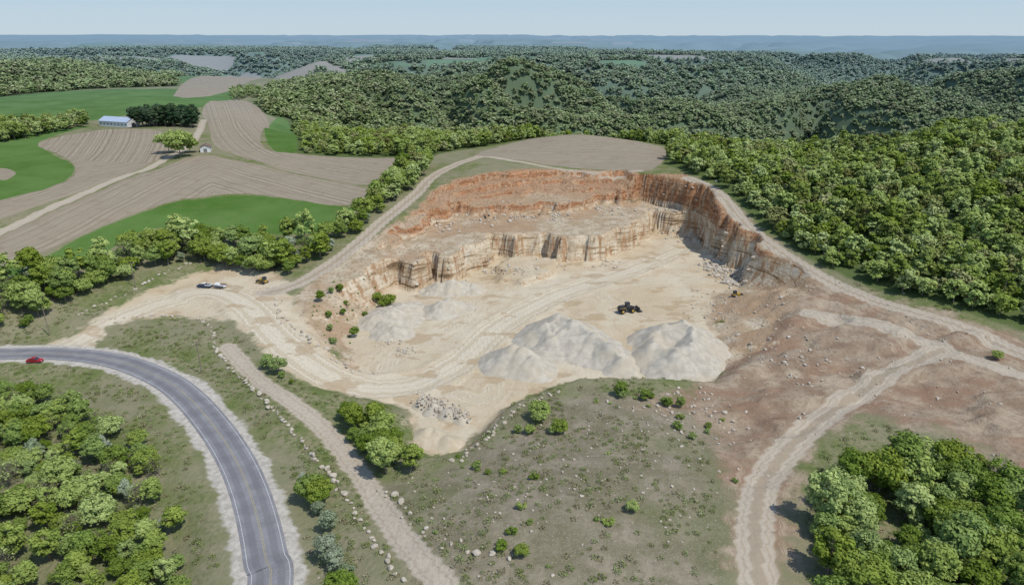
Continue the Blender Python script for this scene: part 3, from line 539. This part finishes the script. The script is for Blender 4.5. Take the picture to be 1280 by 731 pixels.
def loader(x,y,rot,z):
    e=empty('wheel_loader',x,y,rot,z)
    prism('rear_engine',e,[(-4.2,1.2),(-4.2,2.3),(-3.6,2.6),(-1.2,2.7),(-1.2,1.1)],2.1,blk,bev=.1); prism('engine_cover',e,[(-3.9,2.55),(-3.7,2.85),(-1.7,2.9),(-1.6,2.6)],1.7,blk)
    box('side_stripe',e,(2.2,2.16,.25),(-2.6,0,2.1),ylw,.02)
    box('front_frame',e,(2.6,1.6,1.0),(.8,0,1.5),blk,.1); box('cab',e,(1.6,1.6,1.7),(-.5,0,3.0),gls,.1); box('cab_roof',e,(1.8,1.8,.16),(-.5,0,3.93),blk); box('fender',e,(1.6,3.0,.12),(-2.9,0,2.0),blk)
    for a in (-2.8,1.3):
        for c in (-1.25,1.25): wheel('wheel',e,(a,c,.95),.95,.75,rub,ylw)
    for c in (-.6,.6): box('lift_arm',e,(3.2,.28,.45),(2.6,c,1.7),blk,.05,(0,.3,0))
    prism('bucket',e,[(3.7,.1),(5.4,.1),(5.4,.25),(4.3,.4),(4.0,1.0),(4.3,1.7),(4.1,1.8),(3.7,1.2)],3.2,blk,bev=.03)
a,c=W(785,390,0); loader(a,c,.3,Hs(a,c)+.03)
def dozer(name,x,y,rot,s=1.):
    e=empty(name,x,y,rot); e.scale=(s,s,s)
    for c in (-1.1,1.1): prism('track',e,[(-1.9,.25),(-2.2,.6),(-1.9,1.05),(1.5,1.05),(2.,.55),(1.6,.0),(-1.6,.0)],.55,blk,y=c)
    prism('hood',e,[(-.2,.8),(-.2,1.9),(2.,1.75),(2.1,.8)],1.4,ylw); box('cab',e,(1.5,1.5,1.5),(-1.,0,2.2),gls,.08); box('cab_roof',e,(1.7,1.7,.14),(-1.,0,3.0),blk); box('rear_body',e,(1.4,1.5,.9),(-1.3,0,1.2),ylw)
    for c in (-1.45,1.45): box('push_arm',e,(3.0,.18,.28),(1.3,c,.6),ylw)
    prism('blade',e,[(2.7,.05),(2.95,.05),(2.85,.7),(3.,1.3),(2.8,1.35),(2.65,.7)],3.6,blk,bev=.02)
dozer('bulldozer',*U(329,352),2.6,.85); dozer('bulldozer',*W(920,371,1.5),.4,.8)
def pickup(x,y,rot):
    e=empty('pickup_truck',x,y,rot)
    prism('body',e,[(-2.8,.5),(-2.8,1.1),(-.6,1.1),(1.1,1.12),(2.7,1.02),(2.8,.5)],1.95,dblu,bev=.07); prism('cabin_glass',e,[(-.7,1.08),(-.55,1.8),(.55,1.8),(1.2,1.08)],1.75,gls); box('roof',e,(1.3,1.6,.08),(-.05,0,1.84),whp,.03); box('bed_floor',e,(1.9,1.6,.04),(-1.75,0,1.12),blk,.01)
    for c in (-.9,.9): box('bed_side',e,(2.1,.12,.35),(-1.75,c,1.25),whp,.03)
    box('tailgate',e,(.1,1.9,.4),(-2.78,0,1.25),whp,.02)
    for a in (-1.7,1.75):
        for c in (-.88,.88): wheel('wheel',e,(a,c,.42),.42,.28,rub,stl)
    t=empty('utility_trailer',x-6.2*math.cos(rot),y-6.2*math.sin(rot),rot); box('deck',t,(4.6,2.2,.15),(0,0,.8),whp,.03); box('toolbox',t,(1.6,1.8,1.0),(.9,0,1.4),whp,.08); box('tongue',t,(1.6,.15,.12),(2.9,0,.65),blk,.02)
    for c in (-1.1,1.1): box('side_rail',t,(4.6,.08,.5),(0,c,1.1),blk,.02)
    for a in (-.8,.3):
        for c in (-1.15,1.15): wheel('wheel',t,(a,c,.38),.38,.22,rub,stl)
a,c=U(256,360); pickup(a,c,math.radians(172))
bl=simple('blue_grey_metal_roof',(.42,.50,.62),.35,.06,.5); bw=simple('white_siding',(.70,.71,.72),.6,.05)
def barn(name,u,v,L,Wd,hh,rise,rot,roof,wall):
    a,c=U(u,v); e=empty(name,a,c,rot); 
    prism('walls',e,[(-Wd/2,-1),(Wd/2,-1),(Wd/2,hh),(0,hh+rise),(-Wd/2,hh)],L,wall,bev=0)
    for s in (-1,1):
        sl=math.atan2(rise,Wd/2); box('roof_panel',e,(Wd/2/math.cos(sl)+.6,L+.8,.15),(s*(Wd/4+.2),0,hh+rise/2+.05),roof,0,(0,s*sl,0))
    n=max(2,int(L/4))
    for i in range(n):
        for s in (-1,1): box('window',e,(.06,1.2,1.),(s*(Wd/2+.02),-L/2+(i+.5)*L/n,hh*.55),gls,0)
    box('end_door',e,(Wd*.35,.08,hh*.8),(0,-L/2-.03,hh*.4),stl,0); return e
barn('metal_barn',150,158,32,12,4.5,3,math.radians(68),bl,bw)
barn('farm_shed',258,190,9,6,3,1.5,.3,simple('brown_roof',(.18,.12,.09),.8),bw)
wd=simple('weathered_wood',(.22,.18,.14),.9)
def pole(u,v):
    a,c=U(u,v); e=empty('utility_pole',a,c,.7)
    m=MB(); m.cyl((0,0,-1),(0,0,10.5),.17,.11,k=8); o=D.objects.new('pole_shaft',m.mesh('pole_shaft',[wd])); COL.objects.link(o); o.parent=e
    box('crossarm',e,(2.4,.12,.14),(0,.16,9.6),wd,.02)
    for q in (-1,0,1): box('insulator',e,(.12,.12,.22),(q,.16,9.79),whp,.03)
for u,v in [(62,418),(170,360),(252,465)]: pole(u,v)
# ------------------------------------------------------------------ sky, sun, camera
el=math.radians(59); sd_=Vector((.62,-.45,0)).normalized()*math.cos(el)+Vector((0,0,math.sin(el)))
Wd_=D.worlds.new('World'); S.world=Wd_; Wd_.use_nodes=True; nt=Wd_.node_tree; bg=nt.nodes['Background']; sk=nt.nodes.new('ShaderNodeTexSky'); sk.sky_type='NISHITA'; sk.sun_disc=False; sk.sun_elevation=el; sk.sun_rotation=math.atan2(sd_.x,sd_.y); sk.air_density=1.0; sk.dust_density=.4
tc=nt.nodes.new('ShaderNodeTexCoord'); sp=nt.nodes.new('ShaderNodeSeparateXYZ'); nt.links.new(tc.outputs['Generated'],sp.inputs[0])
m1=nt.nodes.new('ShaderNodeMapRange'); m1.interpolation_type='SMOOTHSTEP'; nt.links.new(sp.outputs[2],m1.inputs[0]); m1.inputs[1].default_value=.02; m1.inputs[2].default_value=.6; m1.inputs[3].default_value=.94; m1.inputs[4].default_value=0.
m2=nt.nodes.new('ShaderNodeMapRange'); nt.links.new(sp.outputs[2],m2.inputs[0]); m2.inputs[1].default_value=0; m2.inputs[2].default_value=.07
hz=nt.nodes.new('ShaderNodeMix'); hz.data_type='RGBA'; nt.links.new(m2.outputs[0],hz.inputs[0]); hz.inputs[6].default_value=(3.5,4.3,4.9,1); hz.inputs[7].default_value=(2.8,3.9,5.0,1)
mx=nt.nodes.new('ShaderNodeMix'); mx.data_type='RGBA'; nt.links.new(m1.outputs[0],mx.inputs[0]); nt.links.new(sk.outputs[0],mx.inputs[6]); nt.links.new(hz.outputs[2],mx.inputs[7]); nt.links.new(mx.outputs[2],bg.inputs[0]); bg.inputs[1].default_value=.148
sl=D.lights.new('sun','SUN'); sl.energy=3.3; sl.angle=math.radians(.6); sl.color=(1,.95,.87); so=D.objects.new('sun',sl); COL.objects.link(so); so.rotation_euler=(-sd_).to_track_quat('-Z','Y').to_euler()
cm=D.cameras.new('camera'); cm.sensor_width=36; cm.lens=F/1280*36; cm.clip_end=90000; cm.clip_start=1; co=D.objects.new('camera',cm); co.location=(0,0,CAMH); co.rotation_euler=(math.pi/2-TH,0,0); COL.objects.link(co); S.camera=co
S.view_settings.view_transform='Standard'; S.view_settings.look='None'; S.view_settings.exposure=0
print('trees',ntree[0],'verts',nx*ny)
